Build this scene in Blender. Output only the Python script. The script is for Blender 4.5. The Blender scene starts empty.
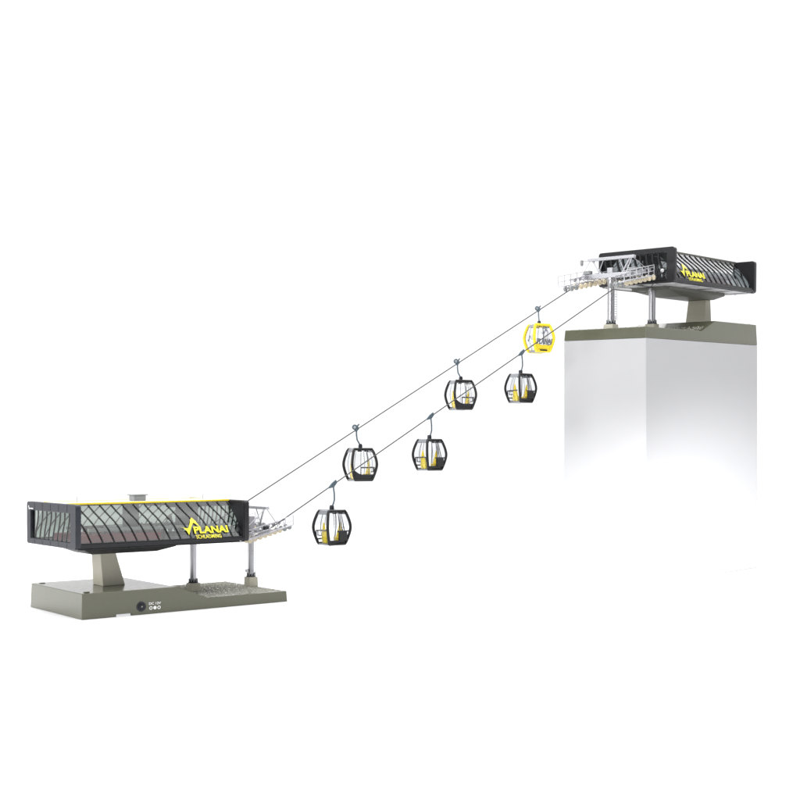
import bpy, bmesh, math, random
from mathutils import Vector, Matrix
R = math.radians
random.seed(7)
scene = bpy.context.scene
COL = scene.collection
CZ = 0.815                       # camera height above the white studio floor

# ------------------------------------------------------------------ camera
cam = bpy.data.cameras.new('camera'); camo = bpy.data.objects.new('camera', cam); COL.objects.link(camo)
camo.location = (0, 0, CZ); camo.rotation_euler = (R(90), 0, 0)
cam.lens = 53.87; cam.sensor_width = 36; cam.sensor_fit = 'HORIZONTAL'; cam.shift_y = 0.0693
cam.clip_start = 0.05; cam.clip_end = 500
scene.camera = camo
scene.view_settings.view_transform = 'Standard'; scene.view_settings.look = 'None'
scene.view_settings.exposure = 0; scene.view_settings.gamma = 1
scene.cycles.max_bounces = 12; scene.cycles.transparent_max_bounces = 24
scene.cycles.caustics_reflective = False; scene.cycles.caustics_refractive = False

# ------------------------------------------------------------------ studio surround
w = bpy.data.worlds.new('World'); scene.world = w; w.use_nodes = True
nt = w.node_tree; nt.nodes.clear()
out = nt.nodes.new('ShaderNodeOutputWorld'); bg = nt.nodes.new('ShaderNodeBackground')
tc = nt.nodes.new('ShaderNodeTexCoord'); sep = nt.nodes.new('ShaderNodeSeparateXYZ')
ramp = nt.nodes.new('ShaderNodeValToRGB')
mr = nt.nodes.new('ShaderNodeMapRange'); mr.inputs['From Min'].default_value = -1; mr.inputs['From Max'].default_value = 1
ramp.color_ramp.elements[0].position = 0.42; ramp.color_ramp.elements[0].color = (0.20, 0.205, 0.215, 1)
ramp.color_ramp.elements[1].position = 0.72; ramp.color_ramp.elements[1].color = (1.15, 1.15, 1.16, 1)
nt.links.new(tc.outputs['Generated'], sep.inputs[0]); nt.links.new(sep.outputs['Y'], mr.inputs['Value'])
nt.links.new(mr.outputs[0], ramp.inputs[0]); nt.links.new(ramp.outputs[0], bg.inputs[0]); nt.links.new(bg.outputs[0], out.inputs[0])
bg.inputs[1].default_value = 1.0

def area(name, loc, target, size, energy, size_y=None, color=(1, 1, 1), spread=None):
    l = bpy.data.lights.new(name, 'AREA'); l.energy = energy; l.size = size; l.color = color
    if size_y: l.shape = 'RECTANGLE'; l.size_y = size_y
    if spread: l.spread = R(spread)
    o = bpy.data.objects.new(name, l); COL.objects.link(o); o.location = loc
    o.rotation_euler = (Vector(target) - Vector(loc)).to_track_quat('-Z', 'Y').to_euler()
    return o
area('overhead_softbox', (0, 8.5, 6.2), (0, 8.5, 0), 15.0, 1550, 13.0)
area('left_softbox', (-5.6, 4.6, 1.5), (-1.6, 6.6, 0.3), 2.2, 105, 2.2)
area('added_front_fill', (-3.6, 0.6, 3.4), (1.65, 8.0, 1.1), 2.6, 27, 2.6, spread=60)  # added lamp, narrow spread, lifts the plinth's left face
area('right_softbox', (5.2, 4.5, 2.6), (2.2, 8.2, 1.9), 1.6, 26, 1.6)
sp = bpy.data.lights.new('added_fill_spot', 'SPOT'); sp.energy = 4700; sp.spot_size = R(28); sp.spot_blend = 1.0; sp.shadow_soft_size = 0.15  # added lamp: fades the plinth towards white lower down
spo = bpy.data.objects.new('added_fill_spot', sp); COL.objects.link(spo); spo.location = (1.75, 1.2, 0.15)
spo.rotation_euler = (Vector((2.02, 8.2, -0.32)) - spo.location).to_track_quat('-Z', 'Y').to_euler()

# ------------------------------------------------------------------ materials
def mat(name, col, rough=0.5, metal=0.0, noise=0.0, nscale=40, bump=0.0, bscale=200, spec=0.5, coat=0.0):
    m = bpy.data.materials.new(name); m.use_nodes = True; t = m.node_tree; b = t.nodes['Principled BSDF']
    b.inputs['Base Color'].default_value = (*col, 1); b.inputs['Roughness'].default_value = rough
    b.inputs['Metallic'].default_value = metal; b.inputs['Specular IOR Level'].default_value = spec
    b.inputs['Coat Weight'].default_value = coat
    co = t.nodes.new('ShaderNodeTexCoord')
    if noise:
        n = t.nodes.new('ShaderNodeTexNoise'); n.inputs['Scale'].default_value = nscale; n.inputs['Detail'].default_value = 5
        mx = t.nodes.new('ShaderNodeMix'); mx.data_type = 'RGBA'
        mx.inputs[6].default_value = (*[c * (1 - noise) for c in col], 1); mx.inputs[7].default_value = (*[min(1, c * (1 + noise)) for c in col], 1)
        t.links.new(co.outputs['Object'], n.inputs['Vector']); t.links.new(n.outputs['Fac'], mx.inputs[0]); t.links.new(mx.outputs[2], b.inputs['Base Color'])
        m2 = t.nodes.new('ShaderNodeMapRange'); m2.inputs['To Min'].default_value = max(0.02, rough - 0.06); m2.inputs['To Max'].default_value = rough + 0.06
        t.links.new(n.outputs['Fac'], m2.inputs['Value']); t.links.new(m2.outputs[0], b.inputs['Roughness'])
    if bump:
        n = t.nodes.new('ShaderNodeTexNoise'); n.inputs['Scale'].default_value = bscale; n.inputs['Detail'].default_value = 3
        bp = t.nodes.new('ShaderNodeBump'); bp.inputs['Strength'].default_value = bump; bp.inputs['Distance'].default_value = 0.002
        t.links.new(co.outputs['Object'], n.inputs['Vector']); t.links.new(n.outputs['Fac'], bp.inputs['Height']); t.links.new(bp.outputs[0], b.inputs['Normal'])
    return m
def glass(name, tint, gloss=1.0, graze=0.8):
    m = bpy.data.materials.new(name); m.use_nodes = True; t = m.node_tree; t.nodes.clear()
    o = t.nodes.new('ShaderNodeOutputMaterial'); tr = t.nodes.new('ShaderNodeBsdfTransparent'); gl = t.nodes.new('ShaderNodeBsdfGlossy')
    lw = t.nodes.new('ShaderNodeLayerWeight'); lw.inputs[0].default_value = 0.5; mx = t.nodes.new('ShaderNodeMixShader')
    fr = t.nodes.new('ShaderNodeMath'); fr.operation = 'POWER'; fr.inputs[1].default_value = 4.0; t.links.new(lw.outputs['Facing'], fr.inputs[0])
    mu = t.nodes.new('ShaderNodeMath'); mu.operation = 'MULTIPLY_ADD'; mu.inputs[1].default_value = graze; mu.inputs[2].default_value = 0.045 * gloss; mu.use_clamp = True
    n = t.nodes.new('ShaderNodeTexNoise'); n.inputs['Scale'].default_value = 9
    mix = t.nodes.new('ShaderNodeMix'); mix.data_type = 'RGBA'
    mix.inputs[6].default_value = (*[c * 0.95 for c in tint], 1); mix.inputs[7].default_value = (*[min(1, c * 1.05) for c in tint], 1)
    t.links.new(n.outputs['Fac'], mix.inputs[0]); t.links.new(mix.outputs[2], tr.inputs[0])
    gl.inputs['Roughness'].default_value = 0.07
    t.links.new(fr.outputs[0], mu.inputs[0]); t.links.new(mu.outputs[0], mx.inputs[0]); t.links.new(tr.outputs[0], mx.inputs[1]); t.links.new(gl.outputs[0], mx.inputs[2])
    t.links.new(mx.outputs[0], o.inputs[0]); return m
M = dict(
    white=mat('white_card', (0.86, 0.86, 0.87), 0.7, noise=0.01, nscale=3),
    card=mat('plinth_card', (0.437, 0.437, 0.448), 0.6, noise=0.015, nscale=6, bump=0.05),
    base=mat('olive_grey_plastic', (0.096, 0.098, 0.063), 0.24, noise=0.06, nscale=30, bump=0.06, bscale=500, coat=0.3),
    conc=mat('concrete_plastic', (0.52, 0.495, 0.40), 0.5, noise=0.08, nscale=60, bump=0.2, bscale=300),
    gravel=mat('gravel_grit', (0.36, 0.355, 0.31), 0.8, noise=0.75, nscale=130),
    black=mat('black_plastic', (0.014, 0.014, 0.016), 0.32, noise=0.1, nscale=50, bump=0.08, bscale=400, spec=0.35),
    rib=mat('black_rib', (0.012, 0.013, 0.015), 0.4, noise=0.1),
    slate=mat('slate_grey_plastic', (0.026, 0.029, 0.037), 0.42, noise=0.12, nscale=50, bump=0.08, bscale=400, spec=0.32),
    dark=mat('dark_interior', (0.03, 0.032, 0.032), 0.5, noise=0.2),
    grey=mat('mid_grey_plastic', (0.28, 0.29, 0.29), 0.45, noise=0.06),
    pale=mat('pale_grey_panel', (0.62, 0.62, 0.62), 0.45, noise=0.04),
    hull=mat('olive_hull', (0.10, 0.10, 0.085), 0.45, noise=0.08),
    steel=mat('brushed_steel', (0.45, 0.45, 0.47), 0.33, 1.0),
    silver=mat('silver_paint', (0.46, 0.46, 0.49), 0.35, 0.5, noise=0.08, nscale=90),
    cream=mat('cream_roller', (0.66, 0.58, 0.42), 0.5, noise=0.06),
    red=mat('dark_red_panel', (0.50, 0.02, 0.04), 0.45, noise=0.1),
    yellow=mat('yellow_paint', (0.84, 0.64, 0.012), 0.4, noise=0.01),
    letter=mat('yellow_print', (0.88, 0.78, 0.03), 0.5, noise=0.02),
    whitep=mat('white_print', (0.8, 0.8, 0.8), 0.5, noise=0.02),
    rackblack=mat('rack_black', (0.006, 0.006, 0.006), 0.5, noise=0.1),
    rope=mat('grey_rope', (0.045, 0.043, 0.045), 0.5, noise=0.2, nscale=300),
    bluegrey=mat('blue_grey_metal', (0.10, 0.135, 0.16), 0.35, 0.4, noise=0.1, nscale=120),
    cabin=mat('cabin_black', (0.010, 0.010, 0.011), 0.42, noise=0.1, nscale=100, spec=0.3),
    cabgrey=mat('cabin_grey_roof', (0.20, 0.21, 0.225), 0.4, noise=0.1, nscale=100),
    glassS=glass('station_glass', (0.53, 0.58, 0.55), 1.8),
    glassE=glass('end_glass', (0.40, 0.46, 0.43), 1.0),
    glassR=glass('sheen_station_glass', (0.52, 0.53, 0.585), 3.6, 0.3),  # upper station's copy: pale lavender reflection put into tint and gloss
    glassC=glass('cabin_glass', (0.93, 0.94, 0.95), 0.9),
    print=mat('grey_print', (0.13, 0.14, 0.17), 0.5, noise=0.05),
)

# ------------------------------------------------------------------ mesh helpers
def link(name, me, m, parent=None, smooth=False):
    o = bpy.data.objects.new(name, me); COL.objects.link(o)
    if m is not None: me.materials.clear(); me.materials.append(m)
    if smooth:
        for p in me.polygons: p.use_smooth = True
    if parent is not None: o.parent = parent
    return o
class B:
    def __init__(s): s.bm = bmesh.new()
    def box(s, x0, x1, y0, y1, z0, z1):
        v = [s.bm.verts.new((x, y, z)) for x in (x0, x1) for y in (y0, y1) for z in (z0, z1)]
        for f in ((0, 1, 3, 2), (4, 6, 7, 5), (0, 4, 5, 1), (2, 3, 7, 6), (0, 2, 6, 4), (1, 5, 7, 3)): s.bm.faces.new([v[i] for i in f])
        return s
    def hexa(s, bot, top):         # two rings of points
        vb = [s.bm.verts.new(p) for p in bot]; vt = [s.bm.verts.new(p) for p in top]; n = len(vb)
        s.bm.faces.new(list(reversed(vb))); s.bm.faces.new(vt)
        for i in range(n): s.bm.faces.new((vb[i], vb[(i + 1) % n], vt[(i + 1) % n], vt[i]))
        return s
    def tube(s, pts, r, n=8, ry=None):
        pts = [Vector(p) for p in pts]; rings = []; u = None
        for i, p in enumerate(pts):
            a = pts[max(i - 1, 0)]; c = pts[min(i + 1, len(pts) - 1)]; d = (c - a).normalized()
            if u is None:
                u = d.cross(Vector((0, 0, 1)))
                if u.length < 0.3: u = d.cross(Vector((0, 1, 0)))
            u = (u - d * u.dot(d)).normalized(); v = d.cross(u)
            rr = r[i] if isinstance(r, (list, tuple)) else r; r2 = ry if ry else rr
            rings.append([s.bm.verts.new(p + u * math.cos(2 * math.pi * k / n + math.pi / n) * rr + v * math.sin(2 * math.pi * k / n + math.pi / n) * r2) for k in range(n)])
        for A, C in zip(rings, rings[1:]):
            for k in range(n): s.bm.faces.new((A[k], A[(k + 1) % n], C[(k + 1) % n], C[k]))
        s.bm.faces.new(list(reversed(rings[0]))); s.bm.faces.new(rings[-1]); return s
    def lathe(s, prof, c=(0, 0, 0), axis='z', n=20):
        rings = []
        for r, h in prof:
            ring = []
            for k in range(n):
                a = 2 * math.pi * k / n; p = (r * math.cos(a), r * math.sin(a), h)
                if axis == 'y': p = (p[0], p[2], p[1])
                if axis == 'x': p = (p[2], p[0], p[1])
                ring.append(s.bm.verts.new(Vector(p) + Vector(c)))
            rings.append(ring)
        for A, C in zip(rings, rings[1:]):
            for k in range(n): s.bm.faces.new((A[k], A[(k + 1) % n], C[(k + 1) % n], C[k]))
        s.bm.faces.new(list(reversed(rings[0]))); s.bm.faces.new(rings[-1]); return s
    def sheet(s, grid):
        g = [[s.bm.verts.new(p) for p in row] for row in grid]
        for a, b in zip(g, g[1:]):
            for i in range(len(a) - 1): s.bm.faces.new((a[i], a[i + 1], b[i + 1], b[i]))
        return s
    def done(s, name, m, parent=None, smooth=False, bevel=0, angle=False):
        bmesh.ops.recalc_face_normals(s.bm, faces=s.bm.faces)
        me = bpy.data.meshes.new(name); s.bm.to_mesh(me); s.bm.free()
        o = link(name, me, m, parent, smooth)
        if smooth:
            me.set_sharp_from_angle(angle=R(40))
        if bevel:
            b = o.modifiers.new('bevel', 'BEVEL'); b.width = bevel; b.segments = 2; b.limit_method = 'ANGLE'; b.angle_limit = R(30)
        return o
def rrect(x0, x1, y0, y1, r, n=5):
    P = []
    for cx, cy, a0 in ((x1 - r, y1 - r, 0), (x0 + r, y1 - r, 90), (x0 + r, y0 + r, 180), (x1 - r, y0 + r, 270)):
        for k in range(n + 1):
            a = R(a0 + 90 * k / n); P.append((cx + r * math.cos(a), cy + r * math.sin(a)))
    return P
def plate_mesh(name, loops, thick, bevel=0.0):
    """filled 2D outline with holes, extruded: mesh in XY, thickness along Z"""
    cu = bpy.data.curves.new(name, 'CURVE'); cu.dimensions = '2D'; cu.fill_mode = 'BOTH'; cu.extrude = thick / 2 - bevel; cu.bevel_depth = bevel; cu.offset = -bevel
    for L in loops:
        s = cu.splines.new('POLY'); s.points.add(len(L) - 1)
        for p, q in zip(s.points, L): p.co = (q[0], q[1], 0, 1)
        s.use_cyclic_u = True
    o = bpy.data.objects.new(name, cu); COL.objects.link(o); bpy.context.view_layer.update()
    me = bpy.data.meshes.new_from_object(o.evaluated_get(bpy.context.evaluated_depsgraph_get()))
    bpy.data.objects.remove(o); bpy.data.curves.remove(cu); return me
def text_mesh(txt, size, extrude, offset=0.0, space=1.0):
    cu = bpy.data.curves.new('t', 'FONT'); cu.body = txt; cu.size = size; cu.extrude = extrude; cu.offset = offset; cu.space_character = space
    o = bpy.data.objects.new('t', cu); COL.objects.link(o); bpy.context.view_layer.update()
    me = bpy.data.meshes.new_from_object(o.evaluated_get(bpy.context.evaluated_depsgraph_get()))
    bpy.data.objects.remove(o); bpy.data.curves.remove(cu); return me
def fit_text(txt, x0, x1, y0, y1, extrude, offset=0.0, space=1.0):
    """text mesh scaled to fill a rectangle in XY"""
    me = text_mesh(txt, 1.0, 0.02, offset, space)
    xs = [v.co.x for v in me.vertices]; ys = [v.co.y for v in me.vertices]; a, b, c, d = min(xs), max(xs), min(ys), max(ys)
    for v in me.vertices:
        v.co.x = x0 + (v.co.x - a) / (b - a) * (x1 - x0); v.co.y = y0 + (v.co.y - c) / (d - c) * (y1 - y0); v.co.z = v.co.z / 0.02 * extrude
    return me
def subdivide(me, cuts=2):
    bm = bmesh.new(); bm.from_mesh(me); bmesh.ops.triangulate(bm, faces=bm.faces)
    bmesh.ops.subdivide_edges(bm, edges=[e for e in bm.edges if e.calc_length() > 0.01], cuts=cuts, use_grid_fill=False); bmesh.ops.triangulate(bm, faces=bm.faces)
    bm.to_mesh(me); bm.free(); return me
def empty(name, loc, rot, label, cat, group=None):
    o = bpy.data.objects.new(name, None); COL.objects.link(o); o.location = loc; o.rotation_euler = rot; o.empty_display_size = 0.1
    o['label'] = label; o['category'] = cat
    if group: o['group'] = group
    return o
def tag(o, label=None, cat=None, group=None, kind=None):
    if label: o['label'] = label
    if cat: o['category'] = cat
    if group: o['group'] = group
    if kind: o['kind'] = kind
    return o

# ------------------------------------------------------------------ setting: one white studio floor
f = B(); f.sheet([[(x, y, 0) for x in (-7, -3, 0, 3, 7)] for y in (1.9, 5, 8, 11, 14)])
tag(f.done('floor', M['white']), kind='structure')

# ------------------------------------------------------------------ the stations
LEFT = dict(S=1.0, loc=(-1.8008, 6.1633, 0.0), rot=(0, 0, 0.6764), near=-1,
            len=1.0, W=.3141, zt=.5697, zb=.3473, a=.0294, b=1.234, Wb=.327, h1=.129, h2=.0595, s1=.549, s2=.7368, d=.004,
            colA=.829, colB=1.205, lane=((1.095, .334), (1.365, .403)), bend=(1.232, .3898), gant=(1.2, .515), g=.14, lam=1)
K = 1.2
RIGHT = dict(S=K, loc=(2.3763, 8.9089, .8088 + CZ), rot=(0.0475, -0.0033, 3.9803), near=1,
             len=K, W=.2889, zt=.6093, zb=.3769, a=.0252, b=1.5783, Wb=.3019, h1=.1482, h2=.0712, s1=.6504, s2=.8516, d=.007,
             colA=.98, colB=1.502, lane=((1.29, .408), (1.742, .326)), bend=(1.757, .2986), gant=(1.5, .525), g=.17, lam=-1)
PROF = [(0.0, .975), (.08, .955), (.16, .925), (.26, .885), (.38, .845), (.5, .795), (.62, .72), (.74, .62), (.85, .545), (.98, .48)]
def prof(D, t):                       # half width of the curved glass at height fraction t
    for (t0, w0), (t1, w1) in zip(PROF, PROF[1:]):
        if t <= t1 or t1 == PROF[-1][0]:
            k = (t - t0) / (t1 - t0); return (w0 + (w1 - w0) * k) * D['W']
def zat(D, t): return D['zb'] + t * (D['zt'] - D['zb'])

def rot_matrix(rot):                  # tilt about world axes applied after the yaw
    p, r, a = rot
    return (Matrix.Rotation(r, 4, 'Y') @ Matrix.Rotation(p, 4, 'X') @ Matrix.Rotation(a, 4, 'Z'))

# the mountain tick mark of the sign, unit box
TICK = [(0, .52), (.15, .43), (.30, .22), (.37, 0), (.47, .24), (.60, .52), (.72, .70), (.85, .60), (1.0, .42), (.86, .80), (.73, 1.0), (.62, .86), (.50, .58), (.38, .38), (.20, .42)]

def build_station(D, name, label):
    S, W, zt, zb, L, near = D['S'], D['W'], D['zt'], D['zb'], D['len'], D['near']
    root = empty(name, D['loc'], rot_matrix(D['rot']).to_euler(), label, 'cable car station', 'model cable car stations')
    H = zt - zb
    # ---- base
    a, b_, Wb, h1, h2, s1, s2, d = (D[k] for k in ('a', 'b', 'Wb', 'h1', 'h2', 's1', 's2', 'd'))
    n0, n1, nz = .207 * S, .294 * S, .013 * S
    poly = [(a - d, 0)] + ([(n0, 0), (n0, nz), (n1, nz), (n1, 0)] if near < 0 else []) + [ (b_ + d, 0), (b_, h2), (s2, h2), (s1, h1), (a, h1)]
    if near < 0:
        e = B(); e.box(n0 + .004, n1 - .004, -Wb + .001, -Wb + .05, .0003, nz - .0006); notch_fill_bm = e  # white block fills the notch: brightness of the opening put into colour
    else: notch_fill_bm = None
    bm = bmesh.new(); sides = []
    for s in (-1, 1):
        sides.append([bm.verts.new((x, s * (Wb + d * (1 - z / h1)), z)) for x, z in poly])
    bm.faces.new(sides[0]); bm.faces.new(list(reversed(sides[1]))); n = len(poly)
    for i in range(n): bm.faces.new((sides[0][i], sides[1][i], sides[1][(i + 1) % n], sides[0][(i + 1) % n]))
    x = B(); x.bm.free(); x.bm = bm
    base = x.done('base', M['base'], root, bevel=.0035 * S)
    if notch_fill_bm: notch_fill_bm.done('bright_notch_fill', M['white'], base)
    # locating studs on the top of the base
    for sx in (.085, ):
        for sy in (-.86, .86):
            q = B(); q.lathe([(.016 * S, 0), (.016 * S, .003 * S), (.013 * S, .0045 * S)], (a + sx * S * .5, sy * Wb, h1 + .0003)); q.done('stud', M['base'], base, smooth=True)
    # gravel: small grains over the low part and up the foot of the slope
    g = B(); bm = g.bm; rnd = random.Random(3)
    slope = lambda X: h2 if X >= s2 else h2 + (h1 - h2) * (s2 - X) / (s2 - s1)
    X0 = s2 - .45 * (s2 - s1)
    for i in range(5200):
        X = rnd.uniform(X0, b_ - .022 * S); Y = rnd.uniform(-Wb + .022 * S, Wb - .022 * S); Z = slope(X)
        r = rnd.uniform(.0024, .0058) * S; h = r * rnd.uniform(.5, 1.0)
        p = [bm.verts.new((X + r * math.cos(t + rnd.uniform(-.4, .4)), Y + r * math.sin(t + rnd.uniform(-.4, .4)), Z)) for t in (0, 1.57, 3.14, 4.71)]
        t = bm.verts.new((X + rnd.uniform(-.4, .4) * r, Y + rnd.uniform(-.4, .4) * r, Z + h))
        for k in range(4): bm.faces.new((p[k], p[(k + 1) % 4], t))
    tag(g.done('gravel', M['gravel'], base), kind='stuff')
    # power socket and its printed marks on the near side
    for sd in (-1,):
        jx, jz = .3473 * S, .042 * S; yy = sd * (Wb + d * .7)
        q = B(); q.lathe([(.025 * S, 0), (.025 * S, .004 * S), (.020 * S, .0055 * S), (.016 * S, .003 * S)], (0, 0, 0), 'y', 28)
        o = q.done('socket', M['slate'], base, smooth=True); o.location = (jx, yy, jz); o.rotation_euler = (0, 0, 0 if sd > 0 else math.pi)
        q = B(); q.lathe([(.0155 * S, 0), (.0155 * S, .0062 * S), (.013 * S, .0068 * S)], (0, 0, 0), 'y', 24)
        o2 = q.done('socket_hole', M['black'], base, smooth=True); o2.location = (jx, yy, jz); o2.rotation_euler = o.rotation_euler
        q = B(); q.lathe([(.0035 * S, 0), (.0035 * S, .009 * S), (.002 * S, .010 * S)], (0, 0, 0), 'y', 12)
        o3 = q.done('socket_pin', M['steel'], base, smooth=True); o3.location = (jx, yy, jz); o3.rotation_euler = o.rotation_euler
        loops = []
        marks = B()
        for txt, u0, u1, v0, v1 in (('DC 12V', .390, .458, .047, .0595),):
            me = fit_text(txt, u0 * S, u1 * S, v0 * S, v1 * S, .0006, .02)
            tm = Matrix.Translation((0, yy + sd * .0012, 0)) @ Matrix.Rotation(math.pi / 2, 4, 'X')
            if sd > 0: tm = tm @ Matrix.Translation((2 * .424 * S, 0, 0)) @ Matrix.Scale(-1, 4, (1, 0, 0))
            me.transform(tm); link('printed_text', me, M['whitep'], base)
        for k in range(3):
            xx = (.401 + .023 * k) * S; zz = .0305 * S
            ring = [(.0088, .0088), (.0062, .0062)] if k != 1 else [(.0088, .0), (.0, .0)]
            outer = [(.0092 * S * math.cos(R(t)), .0092 * S * math.sin(R(t))) for t in range(0, 360, 15)]
            inner = [(.0052 * S * math.cos(R(t)), .0052 * S * math.sin(R(t))) for t in range(0, 360, 15)]
            me = plate_mesh('printed_symbol', [outer, inner] if k != 1 else [outer], .0012)
            me.transform(Matrix.Translation((xx, yy + sd * .0012, zz)) @ Matrix.Rotation(math.pi / 2, 4, 'X')); link('printed_symbol', me, M['whitep'], base)
    # ---- concrete pier under the rear half
    p = D.get('pier', (.262 * S, .388 * S, .25 * S, .338 * S, .062 * S, .055 * S)) if near < 0 else (.225 * S, .318 * S, .232 * S, .292 * S, .062 * S, .058 * S)
    x0, x1, t0, t1, yb, yt = p
    hull_z = zb - .045 * S
    q = B(); q.hexa([(x0, -yb, h1), (x1, -yb, h1), (x1, yb, h1), (x0, yb, h1)], [(t0, -yt, hull_z), (t1, -yt, hull_z), (t1, yt, hull_z), (t0, yt, hull_z)])
    q.done('concrete_pier', M['conc'], root, bevel=.003 * S)
    # ---- columns
    for X, key in ((D['colA'], 'A'), (D['colB'], 'B')):
        pz = h2; ph = .045 * S if key == 'A' else (.055 * S if near < 0 else .024 * S); pw = .030 * S
        q = B(); q.hexa([(X - pw, -pw, pz), (X + pw, -pw, pz), (X + pw, pw, pz), (X - pw, pw, pz)],
                        [(X - pw * .95, -pw * .95, pz + ph), (X + pw * .95, -pw * .95, pz + ph), (X + pw * .95, pw * .95, pz + ph), (X - pw * .95, pw * .95, pz + ph)])
        col = B(); r = .0195 * S; top = zb - .01 * S
        if key == 'B': top = zb + .02 * S
        col.lathe([(r, pz + ph), (r, top - .012 * S), (r * 1.3, top - .01 * S), (r * 1.3, top)], (X, 0, 0), n=28)
        c = col.done('column', M['steel'], root, smooth=True)
        q.done('column_footing', M['conc'], root, bevel=.002 * S)
        z0 = pz + ph
        ring = B(); ring.lathe([(r * 1.42, z0), (r * 1.42, z0 + .006 * S), (r * 1.1, z0 + .008 * S), (r * 1.1, z0 + .016 * S)], (X, 0, 0), n=28)
        cr = ring.done('collar', M['slate'], c, smooth=True)
        for k in range(10):
            t = R(36 * k); e = B(); e.box(-.003 * S, .003 * S, -.002 * S, .002 * S, z0 + .006 * S, z0 + .024 * S)
            o = e.done('bolt', M['grey'], c); o.location = (X + r * 1.22 * math.cos(t), r * 1.22 * math.sin(t), 0); o.rotation_euler = (0, 0, t + math.pi / 2)
        if key == 'B':
            ly = near * (r + .010 * S); e = B()
            for sy in (-1, 1): e.tube([(X + sy * .011 * S, ly, z0 + .02 * S), (X + sy * .011 * S, ly, zb - .01 * S)], .0016 * S, 6)
            k = z0 + .03 * S
            while k < zb - .02 * S:
                e.tube([(X - .011 * S, ly, k), (X + .011 * S, ly, k)], .0013 * S, 6); k += .013 * S
            for k in (z0 + .035 * S, z0 + .15 * S): e.tube([(X, near * r * .9, k), (X, ly, k)], .0016 * S, 6)
            e.done('ladder', M['silver'], c)
            e = B(); e.box(X - .020 * S - r, X - r - .004 * S, -.012 * S, .004 * S, z0 + .028 * S, z0 + .046 * S); e.done('junction_box', M['silver'], c, bevel=.001 * S)
    # ---- floor slab, hull under it
    e = B(); e.box(.004 * S, L - .004 * S, -W + .003, W - .003, zb + .004 * S, zb + .020 * S); slab = e.done('floor_slab', M['black'], root, bevel=.002 * S)
    e = B()
    for i in range(2):
        for sy in (-1, 1):
            y0, y1 = sy * .10 * W, sy * .90 * W
            e.box((.04 + .48 * i) * L, (.48 + .48 * i) * L, min(y0, y1), max(y0, y1), zb - .001 * S, zb + .0035 * S)
    e.done('underside_panel', M['pale'] if near > 0 else M['dark'], slab, bevel=.001)
    e = B()
    for sy in (-.97, -.5, .5, .97): e.tube([(.02 * L, sy * W * .97, zb - .002 * S), (.98 * L, sy * W * .97, zb - .002 * S)], .0028 * S, 6)
    for X in (.1, .3, .5, .7, .9): e.tube([(X * L, -.97 * W, zb - .003 * S), (X * L, .97 * W, zb - .003 * S)], .0022 * S, 6)
    e.done('underside_rail', M['silver'] if near > 0 else M['black'], slab)
    hw = .50 * W; u = (.12, .18, .55, .64) if near < 0 else (.17, .24, .62, .84)
    e = B(); ring = lambda X0, X1, y, z: [(X0 * L, -y, z), (X1 * L, -y, z), (X1 * L, y, z), (X0 * L, y, z)]
    e.hexa(ring(u[1], u[2], hw * .7, zb - .045 * S), ring(u[0], u[3], hw, zb - .020 * S))
    e.hexa(ring(u[0], u[3], hw, zb - .0199 * S), ring(u[0], u[3], hw, zb - .0012 * S))
    e.done('machine_hull', M['hull'] if near > 0 else M['dark'], root, bevel=.003 * S)
    # ---- end frames (rounded plates with a big opening) with ribs and panes
    th = .030 * S
    for X, fm, nm in ((th / 2, M['slate'] if near < 0 else M['black'], 'rear'), (L - th / 2, M['black'], 'front')):  # lower station's rear frame greyed: reflected sheen put into its colour
        out_ = rrect(-W, W, zb, zt, .016 * S)
        if nm == 'rear': inn = [(-.79 * W, zb + .135 * H), (.85 * W, zb + .135 * H), (.85 * W, zb + .80 * H), (-.79 * W, zb + .80 * H)]
        else: inn = [(-.93 * W if near > 0 else -.8 * W, zb + .10 * H), (.80 * W, zb + .10 * H), (.80 * W, zb + .85 * H), (-.93 * W if near > 0 else -.8 * W, zb + .85 * H)]
        if nm == 'front' or near > 0:       # inner bulkhead closing the corners outside the curved glass
            hole = [(-(prof(D, t) - .006 * S), zat(D, t)) for t in [.1 + .08 * k for k in range(11)]] + [(prof(D, t) - .006 * S, zat(D, t)) for t in [.9 - .08 * k for k in range(11)]]
            bk = plate_mesh('bulkhead', [rrect(-W * .985, W * .985, zb + .004 * S, zt - .004 * S, .012 * S), hole], .005 * S, .0005)
            bk.transform(Matrix(((0, 0, 1, L - th - .003 * S if nm == 'front' else th + .003 * S), (1, 0, 0, 0), (0, 1, 0, 0), (0, 0, 0, 1)))); link('bulkhead', bk, M['black'], root)
        me = plate_mesh('end_frame', [out_, inn], th, .0025 * S)
        T = Matrix(((0, 0, 1, X), (1, 0, 0, 0), (0, 1, 0, 0), (0, 0, 0, 1)))
        me.transform(T); fr = link('end_frame', me, fm, root)
        y0, y1, z0, z1 = inn[0][0], inn[1][0], inn[0][1], inn[2][1]
        e = B(); k0 = 9 if nm == 'rear' else 11
        for i in range(1, k0):
            yy = y0 + (y1 - y0) * i / k0; sg = -1
            pts = [(X, yy + sg * .018 * S * math.sin((t - .45) * math.pi * 1.1), z0 + (z1 - z0) * t) for t in [j / 8 for j in range(9)]]
            e.tube(pts, .0042 * S if near < 0 else (.0080 if nm == 'front' else .005) * S, 6)
        e.done('rib', M['rib'] if nm == 'rear' else M['black'], fr, smooth=True)
        e = B(); e.sheet([[(X + (.004 if nm == 'front' else -.002) * S, y0, z0), (X + (.004 if nm == 'front' else -.002) * S, y1, z0)], [(X + (.004 if nm == 'front' else -.002) * S, y0, z1), (X + (.004 if nm == 'front' else -.002) * S, y1, z1)]])
        e.done('window_pane', M['glassE'] if nm == 'rear' else M['glassS'], fr)
        # thin panel joints on the outer face
        xo = 0 - .0006 if nm == 'rear' else L + .0006
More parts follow.
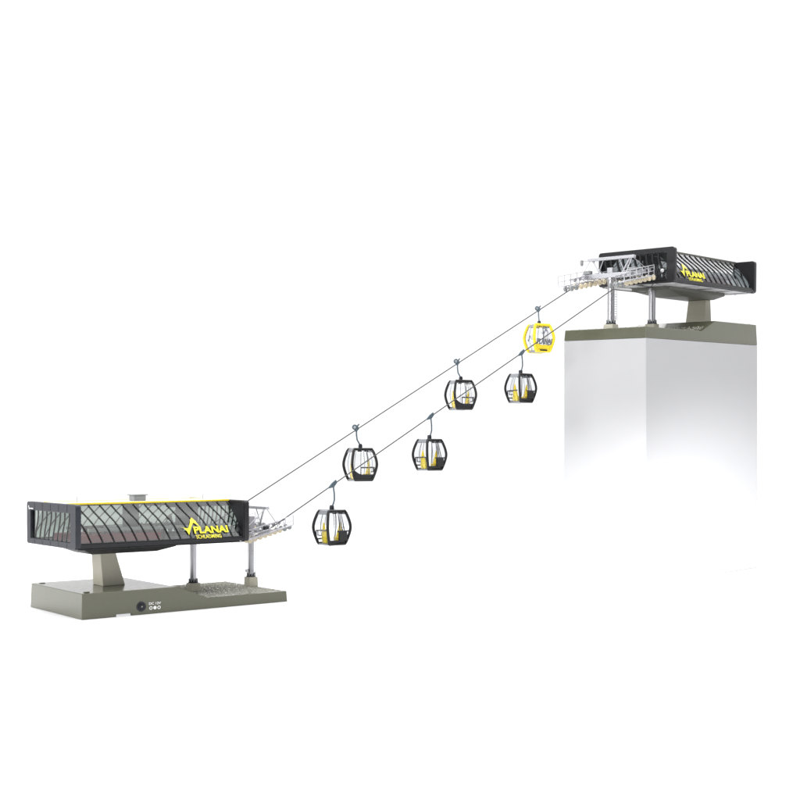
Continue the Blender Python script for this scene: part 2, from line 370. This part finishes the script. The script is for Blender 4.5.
        for i in range(1, 6):
            yy = -W + 2 * W * i / 6
            for za, zc in ((z1 + .004 * S, zt - .004 * S), (zb + .004 * S, z0 - .004 * S)):
                e = B(); e.box(xo - .0004, xo + .0004, yy - .0008, yy + .0008, za, zc); e.done('panel_joint', M['black'] if nm == 'rear' else M['slate'], fr)
        if nm == 'rear' and near < 0:
            leaf = [(.283, .528), (.289, .545), (.284, .552), (.280, .540), (.274, .530)]
            me = plate_mesh('frame_emblem', [[(-y * S, z * S) for y, z in leaf]], .001)
            T2 = Matrix(((0, 0, -1, -.0012), (-1, 0, 0, 0), (0, 1, 0, 0), (0, 0, 0, 1)))
            me.transform(T2); link('frame_emblem', me, M['whitep'], fr)
            e = B()
            for k in range(6): e.box(-.0017, -.0008, (.225 + .0085 * k) * S, (.225 + .0085 * k + .006) * S, .531 * S, .537 * S)
            e.done('frame_emblem', M['whitep'], fr)
    # ---- curved glass walls and their ribs
    x0, x1 = th, L - th; nt_ = 24
    for sd in (-1, 1):
        e = B(); grid = []
        for i in range(nt_ + 1):
            t = .085 + (.965 - .085) * i / nt_
            grid.append([(x0 + (x1 - x0) * j / 10, sd * prof(D, t), zat(D, t)) for j in range(11)])
        e.sheet(grid); gl = e.done('glass_wall', M['glassS'] if near < 0 else M['glassR'], root, smooth=True)
        N = 15; sp_ = (x1 - x0) / N
        for i in range(-1, N + 1):
            pts = []
            for j in range(13):
                t = .09 + (.95 - .09) * j / 12; dx = -1.3 * sp_ * ((t - .09) / .86) ** 1.45
                xx = (x0 + sp_ * (i + 1.0) + dx) if sd < 0 else (x1 - sp_ * (i + 1.0) - dx)
                if x0 - .001 <= xx <= x1 + .001: pts.append((xx, sd * (prof(D, t) + .0022 * S), zat(D, t)))
            if len(pts) > 2:
                e = B(); e.tube(pts, ((.0040 if sd < 0 else .0035) if near < 0 else (.0031 if sd > 0 else .0018)) * S, 6)
                e.done('rib', M['rib'], gl, smooth=True)
        e = B(); e.box(x0, x1, min(sd * prof(D, .03), sd * (prof(D, .03) - .012 * S)), max(sd * prof(D, .03), sd * (prof(D, .03) - .012 * S)), zb + .0185 * S, zb + .029 * S)
        e.done('sill', M['black'], gl, bevel=.001)
    # ---- roof
    yr = prof(D, .97); zr = zat(D, 1.0) - .0035 * S
    e = B(); e.box(x0, x1, -yr + .014 * S, yr - .014 * S, zr - .004 * S, zr + .004 * S); roof = e.done('roof', M['pale'], root)
    for sd in (-1, 1):
        e = B(); ya, yb2 = sd * (yr - .014 * S), sd * (yr + .004 * S)
        e.box(x0, x1, min(ya, yb2), max(ya, yb2), zr - .003 * S, zr + .006 * S); e.done('roof_edge', M['yellow'] if near < 0 else M['hull'], roof, bevel=.0015 * S)
        e = B(); ya, yb2 = sd * (yr - .010 * S), sd * (yr + .003 * S); e.box(x0, x1, min(ya, yb2), max(ya, yb2), zr - .010 * S, zr - .0032 * S); e.done('eaves_bar', M['hull'], roof)
    if near < 0:
      e = B(); e.box(.455 * S, .525 * S, -.03 * S, .03 * S, zr + .0042 * S, zr + .034 * S); e.box(.445 * S, .535 * S, -.036 * S, .036 * S, zr + .034 * S, zr + .040 * S)
      e.done('roof_vent', M['grey'], roof, bevel=.002 * S)
    for X, Y in ((.10, -.1), (.86, -.05)) if near < 0 else ():
        e = B(); e.tube([(X * S, Y * S, zr + .003 * S), (X * S + .003 * S, Y * S, zr + .045 * S)], [.0016 * S, .0007 * S], 6); e.done('antenna', M['grey'], roof)
    # ---- interior
    e = B(); zf = zb + .0201 * S
    e.box(.08 * L, .55 * L, -.50 * W, -.12 * W, zf, zf + .038 * S); e.box(.08 * L, .55 * L, .12 * W, .50 * W, zf, zf + .038 * S); e.done('interior_platform', M['red'], root, bevel=.002 * S)
    e = B()
    if near < 0: e.box(.425 * L, .475 * L, -.16 * W, .16 * W, zf, zr - .012 * S)
    e.box(.70 * L, .775 * L, -.36 * W, -.10 * W, zf + .05 * S, zr - .0125 * S)
    e.box(.60 * L, .965 * L, -.46 * W, -.36 * W, zr - .030 * S, zr - .013 * S); e.box(.60 * L, .965 * L, .36 * W, .46 * W, zr - .030 * S, zr - .013 * S)
    e.done('drive_housing', M['dark'], root, bevel=.003 * S)
    e = B(); e.lathe([(.125 * S, 0), (.135 * S, .004 * S), (.125 * S, .009 * S), (.135 * S, .014 * S), (.125 * S, .018 * S), (.03 * S, .018 * S)], (.44 * L, 0, zb + .07 * S), n=40)
    e.done('bullwheel', M['pale'], root, smooth=True)  # pale like the conveyors, for the highlight band on the glass
    for X in (.16, .24, .33, .58, .80, .88):
        for Y in (-.36, .36):
            e = B(); e.box(X * L, (X + .012) * L, Y * W - .006 * S, Y * W + .006 * S, zf + (.0382 * S if X < .5 else 0), zb + .09 * S); e.done('interior_post', M['dark'], root)
    for sd in (-1, 1):
        e = B(); e.box(.15 * L, .95 * L, sd * D['g'] - .012 * S, sd * D['g'] + .012 * S, zb + .075 * S, zb + .090 * S)
        for i in range(22): e.lathe([(.013 * S, -.004 * S), (.013 * S, .004 * S)], ((.17 + .035 * i) * L, sd * D['g'] * .82, zb + .07 * S), 'y', 12)
        e.done('conveyor', M['pale'], root)  # pale colour stands in for the highlight band across the glass
    # ---- sign: mountain tick and lettering printed on both long walls
    def on_wall(me, sd, dy):
        for v in me.vertices:
            # v.x = distance along the wall in reading order, v.y = height, v.z = thickness
            t = max(0.0, min(.95, (v.co.y - zb) / H)); yy = prof(D, t) + dy + v.co.z
            xw = v.co.x if sd < 0 else L - v.co.x
            v.co = (xw, sd * yy, v.co.y)
        if True: me.flip_normals() if sd > 0 else None
        return me
    for sd in (-1, 1):
        u0 = .600 * L if sd < 0 else .100 * L
        sign_z = lambda f_: zb + f_ * H
        dy = .0085 * S
        pts = [(u0 + x * .118 * L, sign_z(.21 + .40 * z)) for x, z in TICK]
        me = plate_mesh('emblem', [pts], .0012); subdivide(me, 1); on_wall(me, sd, dy)
        em = link('emblem', me, M['letter'], root)
        me = fit_text('PLANAI', u0 + .078 * L, u0 + .285 * L, sign_z(.235), sign_z(.40), .0008, .035, 1.02); subdivide(me, 1); on_wall(me, sd, dy)
        link('lettering', me, M['letter'], root)
        me = fit_text('SCHLADMING', u0 + .082 * L, u0 + .235 * L, sign_z(.115), sign_z(.205), .0008, .012, 1.05); subdivide(me, 1); on_wall(me, sd, dy)
        link('lettering', me, M['letter'], root)
    # ---- rope guidance outside the front frame
    (ax, az), (bx, bz) = D['lane']
    dv = Vector((bx - ax, 0, bz - az)); ln = dv.length; dv.normalize(); up = Vector((-dv.z, 0, dv.x))
    P = lambda s, h, y: (ax + dv.x * s * ln + up.x * h * S, y, az + dv.z * s * ln + up.z * h * S)
    ghead = D['colB']
    e = B(); e.box(ghead - .022 * S, ghead + .022 * S, -D['g'] - .03 * S, D['g'] + .03 * S, zb + .0201 * S, zb + .045 * S)
    e.done('crosshead', M['silver'], root, bevel=.002 * S)
    e = B(); e.box(ghead - .016 * S, ghead + .016 * S, -.016 * S, .016 * S, zb + .0455 * S, D['gant'][1] - .05 * S); e.done('tower_head', M['silver'], root, bevel=.002 * S)
    e = B(); e.hexa([(L - .02 * S, -W * .9, zb + .001), (L + .055 * S, -W * .55, zb + .03 * S), (L + .055 * S, W * .55, zb + .03 * S), (L - .02 * S, W * .9, zb + .001)],
                    [(L - .02 * S, -W * .9, zb + .018 * S), (L + .055 * S, -W * .55, zb + .034 * S), (L + .055 * S, W * .55, zb + .034 * S), (L - .02 * S, W * .9, zb + .018 * S)])
    e.done('front_apron', M['black'], root)
    for sd in (-1, 1):
        y = sd * D['g']
        lane = B()
        for off in (-.014, .014): lane.tube([P(0, .006, y + off * S), P(.5, .012, y + off * S), P(1, .002, y + off * S)], .004 * S, 4)
        for k in range(8): lane.tube([P(k / 7.5, .006, y - .016 * S), P(k / 7.5, .006, y + .016 * S)], .0022 * S, 6)
        la = lane.done('roller_battery', M['silver'], root)
        for k in range(9):
            for off in (-.020, .020):
                c = P(.02 + k / 8.2, 0, y + off * S); q = B(); r = .0150 * S
                q.lathe([(r, -.004 * S), (r, .004 * S), (r * .5, .0052 * S)], c, 'y', 14); q.lathe([(r * .35, -.0062 * S), (r * .35, .0066 * S)], c, 'y', 8)
                q.done('roller', M['cream'] if k < 7 else M['grey'], la, smooth=True)
        # upper guide wheels and beam
        e = B()
        e.tube([P(-.10, .052, y + .004 * S), P(.98, .045, y + .004 * S)], .0035 * S, 4)
        for k in range(7): e.lathe([(.0105 * S, -.004 * S), (.0105 * S, .004 * S)], P(.03 + k * .13, .040, y), 'y', 12)
        for k in range(5): e.tube([P(.05 + k * .22, .006, y), P(.05 + k * .22, .05, y)], .0018 * S, 6)
        for k in range(4): e.tube([P(.05 + k * .22, .010, y), P(.27 + k * .22, .048, y)], .0014 * S, 6)
        e.done('guide_beam', M['silver'], root)
        # walkway with railing on the outer side
        yo = sd * (D['g'] + .045 * S); e = B()
        w0 = -.05 if near < 0 else .2
        e.hexa([P(w0, .012, yo - .018 * S), P(1, .012, yo - .018 * S), P(1, .012, yo + .018 * S), P(w0, .012, yo + .018 * S)],
               [P(w0, .016, yo - .018 * S), P(1, .016, yo - .018 * S), P(1, .016, yo + .018 * S), P(w0, .016, yo + .018 * S)])
        w0 = max(w0, 0)
        wk = e.done('walkway', M['silver'], root)
        e = B(); yr_ = yo + sd * .018 * S
        for k in [w0 + (1 - w0) * q_ / 5 for q_ in range(6)]: e.tube([P(k, .014, yr_), (P(k, .014, yr_)[0], yr_, P(k, .014, yr_)[2] + .056 * S)], .0018 * S, 6)
        for hh in (.035, .066): e.tube([(P(w0, .014, yr_)[0], yr_, P(w0, .014, yr_)[2] + (hh - .010) * S), (P(1, .014, yr_)[0], yr_, P(1, .014, yr_)[2] + (hh - .010) * S)], .0015 * S, 6)
        e.done('railing', M['silver'], wk)
        e = B(); e.box(ghead - .006 * S, ghead + .026 * S, y - .02 * S, y + .02 * S, zb + .046 * S, zb + .066 * S); e.done('motor', M['dark'] if near < 0 else M['grey'], root, bevel=.002 * S)
    # gantry
    gx, gz = D['gant']; hw = .185 * S if near < 0 else .145 * S
    e = B(); e.box(gx - .012 * S, gx + .012 * S, -hw, hw, gz - .006 * S, gz + .010 * S)
    ga = e.done('gantry_beam', M['silver'], root, bevel=.0015 * S)
    for sd in (-1, 1):
        e = B(); e.tube([(gx, sd * hw * .80, gz - .004 * S), (gx, sd * hw * .48, zb + .046 * S)], .0065 * S, 4, .0045 * S)
        e.tube([(gx, sd * hw * .35, gz - .004 * S), (gx, sd * hw * .55, gz - .07 * S)], .003 * S, 6)
        e.tube([(gx + .004 * S, sd * hw * .9, gz), (gx + .10 * S, sd * D['g'], P(.7, .03, 0)[2])], .0022 * S, 6)
        e.tube([(gx - .004 * S, sd * hw * .9, gz), (gx - .13 * S, sd * D['g'], P(.1, .05, 0)[2])], .0022 * S, 6)
        e.done('gantry_leg', M['silver'], root)
    e = B(); e.lathe([(.004 * S, -.02 * S), (.009 * S, -.012 * S), (.009 * S, .010 * S), (.004 * S, .014 * S)], (gx, -near * (hw + .045 * S), gz - .006 * S), n=14)
    e.tube([(gx, -near * hw, gz), (gx, -near * (hw + .045 * S), gz)], .0016 * S, 6); e.done('gantry_lamp', M['grey'], root)
    if near > 0:
        e = B(); e.lathe([(.002 * S, .0), (.009 * S, .001 * S), (.011 * S, .005 * S), (.009 * S, .010 * S), (.003 * S, .015 * S)], (L + .001, .205, .4563), 'x', 20)
        e.done('round_pale_piece', M['pale'], root, smooth=True)  # small pale round piece on the front frame
    return root

left = build_station(LEFT, 'valley_station', 'lower model cable car station with yellow roof edge, standing on the white floor')
right = build_station(RIGHT, 'mountain_station', 'upper model cable car station standing on top of the tall white plinth')

# ------------------------------------------------------------------ tall white plinth under the upper station
MR = Matrix.Translation(RIGHT['loc']) @ rot_matrix(RIGHT['rot'])
ML = Matrix.Translation(LEFT['loc']) @ rot_matrix(LEFT['rot'])
a, b_, Wb, d = RIGHT['a'] - RIGHT['d'], RIGHT['b'] + RIGHT['d'], RIGHT['Wb'] + RIGHT['d'], RIGHT['d']
tops = [MR @ Vector(p) for p in ((a, -Wb, -.0008), (b_, -Wb, -.0008), (b_, Wb, -.0008), (a, Wb, -.0008))]
q = B(); q.hexa([(p.x, p.y, .0005) for p in tops], tops)
tag(q.done('display_plinth', M['card'], bevel=.004), 'tall white rectangular display plinth carrying the upper station', 'plinth')

# ------------------------------------------------------------------ ropes
def station_pt(Mx, p): return Mx @ Vector(p)
gl, gr = LEFT['g'], RIGHT['g']
NA, NB = station_pt(ML, (LEFT['bend'][0], -gl, LEFT['bend'][1])), station_pt(MR, (RIGHT['bend'][0], gr, RIGHT['bend'][1]))
FA, FB = station_pt(ML, (.95, gl, .375)), station_pt(MR, (1.70, -gr, .33))
def rope(name, pts, label):
    q = B(); q.tube(pts, .0033, 8)
    return tag(q.done(name, M['rope'], smooth=True), label, 'rope', 'ropes between the stations')
rope('haul_rope', [station_pt(ML, (.35, -gl, .385)), station_pt(ML, (1.15, -gl, .3865)), NA, NB, station_pt(MR, (1.66, gr, .300)), station_pt(MR, (1.36, gr, .303)), station_pt(MR, (1.25, gr, .375))],
     'nearer grey haul rope, the lower of the two lines')
rope('haul_rope', [station_pt(ML, (.35, gl, .372)), station_pt(ML, (.90, gl, .373)), FA, FB, station_pt(MR, (1.5, -gr, .385)), station_pt(MR, (1.25, -gr, .41))],
     'farther grey haul rope, the upper of the two lines')

# ------------------------------------------------------------------ gondolas
AT, AM, AB_ = .280, .405, .270      # half widths across the rack face: roof, middle, floor  (cabin height = 1)
CT, CM, CB = .215, .345, .250       # half depths
BUL = [(0, 0), (.07, .20), (.14, .38), (.21, .55), (.28, .70), (.34, .82), (.4, .91), (.45, .97), (.5, 1.0), (.55, .98), (.6, .94), (.69, .81), (.75, .69), (.8, .57), (.875, .39), (.94, .2), (1, 0)]
def bul(z):
    for (z0, b0), (z1, b1) in zip(BUL, BUL[1:]):
        if z <= z1: return b0 + (b1 - b0) * (z - z0) / (z1 - z0)
    return 0
def hw(z, T, Mi, Bo): base = Bo + (T - Bo) * z; return base + (Mi - (Bo + (T - Bo) * .5)) * bul(z)
ha = lambda z: hw(z, AT, AM, AB_)
hc = lambda z: hw(z, CT, CM, CB)
NZ = 18
def strip(pts, wx, n=4): pass
def make_gondola(frame_m, seat_m, label, thin, graphics=False):
    raised = thin == (-1, -1)
    root = empty('gondola', (0, 0, 0), (0, 0, 0), label, 'gondola', 'gondola cabins hanging from the ropes')
    t = .042 if not graphics else .054
    for sd in (-1, 1):                         # two hoops: rack face (-y) and back face (+y)
        e = B()
        zz = [.035 + .93 * k / NZ for k in range(NZ + 1)]
        side = lambda sx, order: [(sx * ha(z), sd * hc(z), z) for z in order]
        if thin[1] == sd:                      # one slim rear post, the rest of the hoop heavy
            sx = thin[0]; path = side(sx, zz[-1:]) + side(-sx, zz[::-1]) + side(sx, zz[:1])
            e.tube(path, t, 8)
        else:
            loop = side(-1, zz) + side(1, zz[::-1]); e.tube(loop + [loop[0], loop[1]], t, 8)
        hoop = e.done('frame_hoop', frame_m, root, smooth=True)
        if thin[1] == sd:
            e = B(); e.tube(side(thin[0], zz), .014, 8); e.done('slim_post', M['slate'], root, smooth=True)
        # lower panel of each face
        zt_ = ((.24 if graphics else .20) if sd > 0 else .10) if raised else (.14 if sd < 0 else .08)
        e = B(); rows = []
        for k in range(6):
            kk = k / 5; row = []
            for i in range(11):
                fx = -1 + 2 * i / 10; zz = .03 + (zt_ - .03) * kk + (.17 * max(0, (fx - .25) / .75) ** 1.6 * kk if sd > 0 and raised else 0)
                row.append((fx * (ha(zz) - .008), sd * (hc(zz) + .004), zz))
            rows.append(row)
        e.sheet(rows); o = e.done('lower_panel', frame_m, root, smooth=True); s_ = o.modifiers.new('solid', 'SOLIDIFY'); s_.thickness = .02
        # window pane
        e = B(); rows = []
        for k in range(13):
            z = zt_ + (.95 - zt_) * k / 12; rows.append([(-ha(z) + .012 + (2 * ha(z) - .024) * i / 4, sd * (hc(z) - .006), z) for i in range(5)])
        e.sheet(rows); pane = e.done('window', M['glassC'], root, smooth=True)
        # thin mullions
        e = B()
        for fx in (-.42, .10) if sd < 0 else (-.35, .0):
            e.tube([(fx * ha(z), sd * (hc(z) + .002), z) for z in [zt_ + (.95 - zt_) * k / 8 for k in range(9)]], .008, 6)
        e.done('mullion', M['cabgrey'], root)
    for sx in (-1, 1):                         # side (door) panes
        e = B(); rows = []
        for k in range(13):
            z = .05 + .90 * k / 12; rows.append([(sx * (ha(z) - .006), -hc(z) + .012 + (2 * hc(z) - .024) * i / 4, z) for i in range(5)])
        e.sheet(rows); e.done('side_window', M['glassC'], root, smooth=True)
        e = B(); e.tube([(sx * (ha(z) + .0), 0, z) for z in [.06 + .88 * k / 10 for k in range(11)]], .007, 6); e.done('door_seam', M['cabgrey'], root)
        e = B(); e.hexa([(sx * (ha(.87) - .02), -hc(.87), .87), (sx * (ha(.87) + .006), -hc(.87), .87), (sx * (ha(.87) + .006), hc(.87), .87), (sx * (ha(.87) - .02), hc(.87), .87)], [(sx * (AT - .02), -CT, .99), (sx * (AT + .006), -CT, .99), (sx * (AT + .006), CT, .99), (sx * (AT - .02), CT, .99)]); e.done('roof_rail', M['cabgrey'], root, bevel=.008)
        e = B(); z = .03; e.box(sx * ha(z) - .018, sx * ha(z) + .018, -hc(z), hc(z), .005, .055); e.done('floor_rail', M['cabgrey'], root, bevel=.008)
    # roof and floor
    e = B(); z = .97; e.hexa([(-AT, -CT, .955), (AT, -CT, .955), (AT, CT, .955), (-AT, CT, .955)], [(-AT * .86, -CT * .86, 1.0), (AT * .86, -CT * .86, 1.0), (AT * .86, CT * .86, 1.0), (-AT * .86, CT * .86, 1.0)])
    roof = e.done('roof', M['cabgrey'], root, bevel=.01)
    for sd in (-1, 1):
        e = B()
        for x in (-.16, .06): e.box(x, x + .13, min(sd * (CT + .022), sd * (CT + .034)), max(sd * (CT + .022), sd * (CT + .034)), .89, .925)
        e.done('air_vent', M['black'], roof)
    e = B(); e.hexa([(-AB_ * .9, -CB * .9, 0), (AB_ * .9, -CB * .9, 0), (AB_ * .9, CB * .9, 0), (-AB_ * .9, CB * .9, 0)], [(-AB_, -CB, .045), (AB_, -CB, .045), (AB_, CB, .045), (-AB_, CB, .045)])
    e.done('floor', M['cabgrey'], root, bevel=.008)
    # seats with a tall tapered back, one on each side (x)
    for sx in (-1, 1):
        e = B()
        e.hexa([(sx * .14, -.10, .05), (sx * .26, -.10, .05), (sx * .26, .10, .05), (sx * .14, .10, .05)],
               [(sx * .13, -.11, .22), (sx * .30, -.11, .22), (sx * .30, .11, .22), (sx * .13, .11, .22)])
        e.hexa([(sx * .21, -.10, .221), (sx * .29, -.10, .221), (sx * .29, .10, .221), (sx * .21, .10, .221)],
               [(sx * .255, -.07, .44), (sx * .305, -.07, .44), (sx * .305, .07, .44), (sx * .255, .07, .44)])
        e.hexa([(sx * .257, -.06, .441), (sx * .303, -.06, .441), (sx * .303, .06, .441), (sx * .257, .06, .441)],
               [(sx * .275, -.015, .64), (sx * .30, -.015, .64), (sx * .30, .015, .64), (sx * .275, .015, .64)])
        bmesh.ops.recalc_face_normals(e.bm, faces=e.bm.faces)
        e.done('seat', seat_m, root, bevel=.014)
    # handrail frames behind the panes
    if graphics:
        e = B(); yb = hc(.1) + .02; e.box(-.15, .15, yb, yb + .03, .035, .085); e.done('bumper', M['cabin'], root, bevel=.01)
    e = B(); y = hc(.3) - .03
    e.tube([(-.34, y, .17), (.10, y, .17), (.10, y, .41), (-.34, y, .41), (-.34, y, .17)], .024, 6)
    if graphics: e.bm.free()
    else: e.done('handrail', M['slate'], root)
    e = B(); x = -ha(.4) + .045
    e.tube([(x, -.18, .42), (x, .2, .42), (x, .2, .28), (x, .05, .28)], .018, 6); e.done('handrail', M['slate'], root)
    # ski rack on the -y face with skis
    if not raised:
        e = B(); y0 = -hc(.25) - .065
        e.box(.0, .27, y0, y0 + .075, .14, .38); rk = e.done('ski_rack', M['rackblack'], root, bevel=.01)
        e = B(); e.box(-.06, .34, y0 + .02, y0 + .04, .381, .42); e.done('rack_bar', M['slate'], rk)
        for k, x in enumerate((.04, .12, .2)):
            e = B(); e.tube([(x, y0 + .035, .38), (x - .01 - .03 * k, y0 + .12, .90)], [.014, .009], 4); e.done('ski', M['slate'], rk)
    if graphics:
        for txt, x0, x1, z0, z1 in ((None, -.16, .20, .56, .84), ('PLANAI', -.30, .33, .27, .47)):
            me = fit_text(txt, x0, x1, z0, z1, .004, .055) if txt else plate_mesh('emblem', [[(x0 + x * (x1 - x0), z0 + z * (z1 - z0)) for x, z in TICK]], .003); subdivide(me, 1)
            for v in me.vertices:
                xx, zz, th_ = v.co.x, v.co.y, v.co.z; v.co = (-xx, (hc(zz) + .012 + th_), zz)
            link('lettering' if txt else 'emblem', me, M['print'], root)
    if graphics:
        me = plate_mesh('emblem', [[(-.16 + x * .30, .34 + z * .26) for x, z in TICK]], .003); subdivide(me, 1)
        for v in me.vertices:
            u_, zz, th_ = v.co.x, v.co.y, v.co.z; v.co = (ha(zz) + .012 + th_, u_, zz)
        link('emblem', me, M['bluegrey'], root)
    # suspension block, arm, grip
    e = B(); e.box(-.055, .045, -.05, .05, 1.0, 1.10); e.box(-.03, .02, -.07, .07, 1.05, 1.13); e.done('suspension_block', M['slate'], root, bevel=.01)
    return root

def grip_parts(root, arm_pts, rope_dir, wheel, m):
    """arm in cabin-local axes; grip wedge lies along rope_dir (cabin-local)"""
    e = B(); e.tube(arm_pts, .024, 8); e.done('hanger_arm', m, root, smooth=True)
    top = Vector(arm_pts[-1]); d = rope_dir.normalized(); side = d.cross(Vector((0, 0, 1))).normalized(); upv = side.cross(d)
    P = lambda s, u, v: top + d * s + upv * u + side * v
    e = B(); q = .62 if wheel else 1.0
    e.hexa([P(-.21 * q, -.005, -.03), P(-.02 * q, -.075 * q, -.04), P(.13 * q, -.02, -.035), P(.15 * q, .075 * q, -.03), P(.0, .06 * q, -.04)],
           [P(-.21 * q, -.005, .03), P(-.02 * q, -.075 * q, .04), P(.13 * q, -.02, .035), P(.15 * q, .075 * q, .03), P(.0, .06 * q, .04)])
    grip = e.done('grip', m, root, bevel=.008)
    if wheel:
        c = P(-.01, .095, 0); loop = [c + d * .062 * math.cos(R(t)) + upv * .058 * math.sin(R(t)) for t in range(0, 361, 24)]
        e = B(); e.tube(loop, .027, 8); e.lathe([(.02, -.01), (.02, .01)], tuple(c), 'y', 10); e.done('grip_wheel', m, grip, smooth=True)
        e = B(); a_ = P(.05, .07, 0); e.tube([a_, P(.16, .10, 0)], [.03, .022], 8); e.done('grip_lever', m, grip)

def copy_tree(o, parent=None):
    c = o.copy(); COL.objects.link(c)
    if parent: c.parent = parent
    for ch in [x for x in o.children]: copy_tree(ch, c)
    return c
rope_n = (NB - NA); rope_f = (FB - FA)
def px_on(A, Bv, px):                 # fraction along a rope from its known real-world end points
    f = 1197.18; X = (px - 400) / f; s = (X * A.y - A.x) / ((Bv.x - A.x) - X * (Bv.y - A.y)); return A + (Bv - A) * s
def place(root, P_rope, scale, yaw, armtop):
    # armtop: grip position in cabin-local units
    root.scale = (scale,) * 3; root.rotation_euler = (0, 0, yaw)
    off = Matrix.Rotation(yaw, 3, 'Z') @ (Vector(armtop) * scale)
    root.location = P_rope - off
# near cabins show the rack face (-y) to the right; far ones the plain face (+y)
YN = R(40); YF = R(180 + 25)
def local_dir(v, yaw): return Matrix.Rotation(-yaw, 3, 'Z') @ v
armN = [(-.01, 0, 1.08), (.05, 0, 1.16), (.09, 0, 1.28), (.085, 0, 1.45), (.06, 0, 1.63), (.04, 0, 1.715)]
armF = [(.0, 0, 1.08), (.03, 0, 1.14), (.10, 0, 1.25), (.12, 0, 1.40), (.12, 0, 1.56)]
armY = [(.0, 0, 1.08), (.0, 0, 1.15), (.015, 0, 1.3), (.02, 0, 1.5)]
gN = make_gondola(M['cabin'], M['yellow'], 'black framed gondola with ski rack, lowest one, hanging nearest the lower station', (1, 1))
gF = make_gondola(M['cabin'], M['yellow'], '', (-1, -1)); gY = make_gondola(M['yellow'], M['whitep'], 'bright yellow framed gondola near the upper station', (-1, -1), True)
grip_parts(gN, armN, local_dir(rope_n, YN), False, M['bluegrey'])
grip_parts(gF, armF, local_dir(rope_f, YF), True, M['bluegrey'])
grip_parts(gY, armY, local_dir(rope_f, YF), True, M['bluegrey'])
place(gN, px_on(NA, NB, 333.0), .2030, YN, armN[-1])
o = copy_tree(gN); o['label'] = 'black framed gondola with ski rack on the nearer rope, middle one of its line'; place(o, px_on(NA, NB, 430.5), .1865, YN, armN[-1])
o = copy_tree(gN); o['label'] = 'black framed gondola with ski rack, just below the yellow one'; place(o, px_on(NA, NB, 521.5), .1770, YN, armN[-1])
gF['label'] = 'black framed gondola on the farther rope, the lower of its two'; place(gF, px_on(FA, FB, 356.5), .1985, YF, armF[-1])
o = copy_tree(gF); o['label'] = 'black framed gondola on the farther rope, next below the yellow one'; place(o, px_on(FA, FB, 457.5), .1850, YF, armF[-1])
place(gY, px_on(FA, FB, 538.5), .1790, YF, armY[-1])
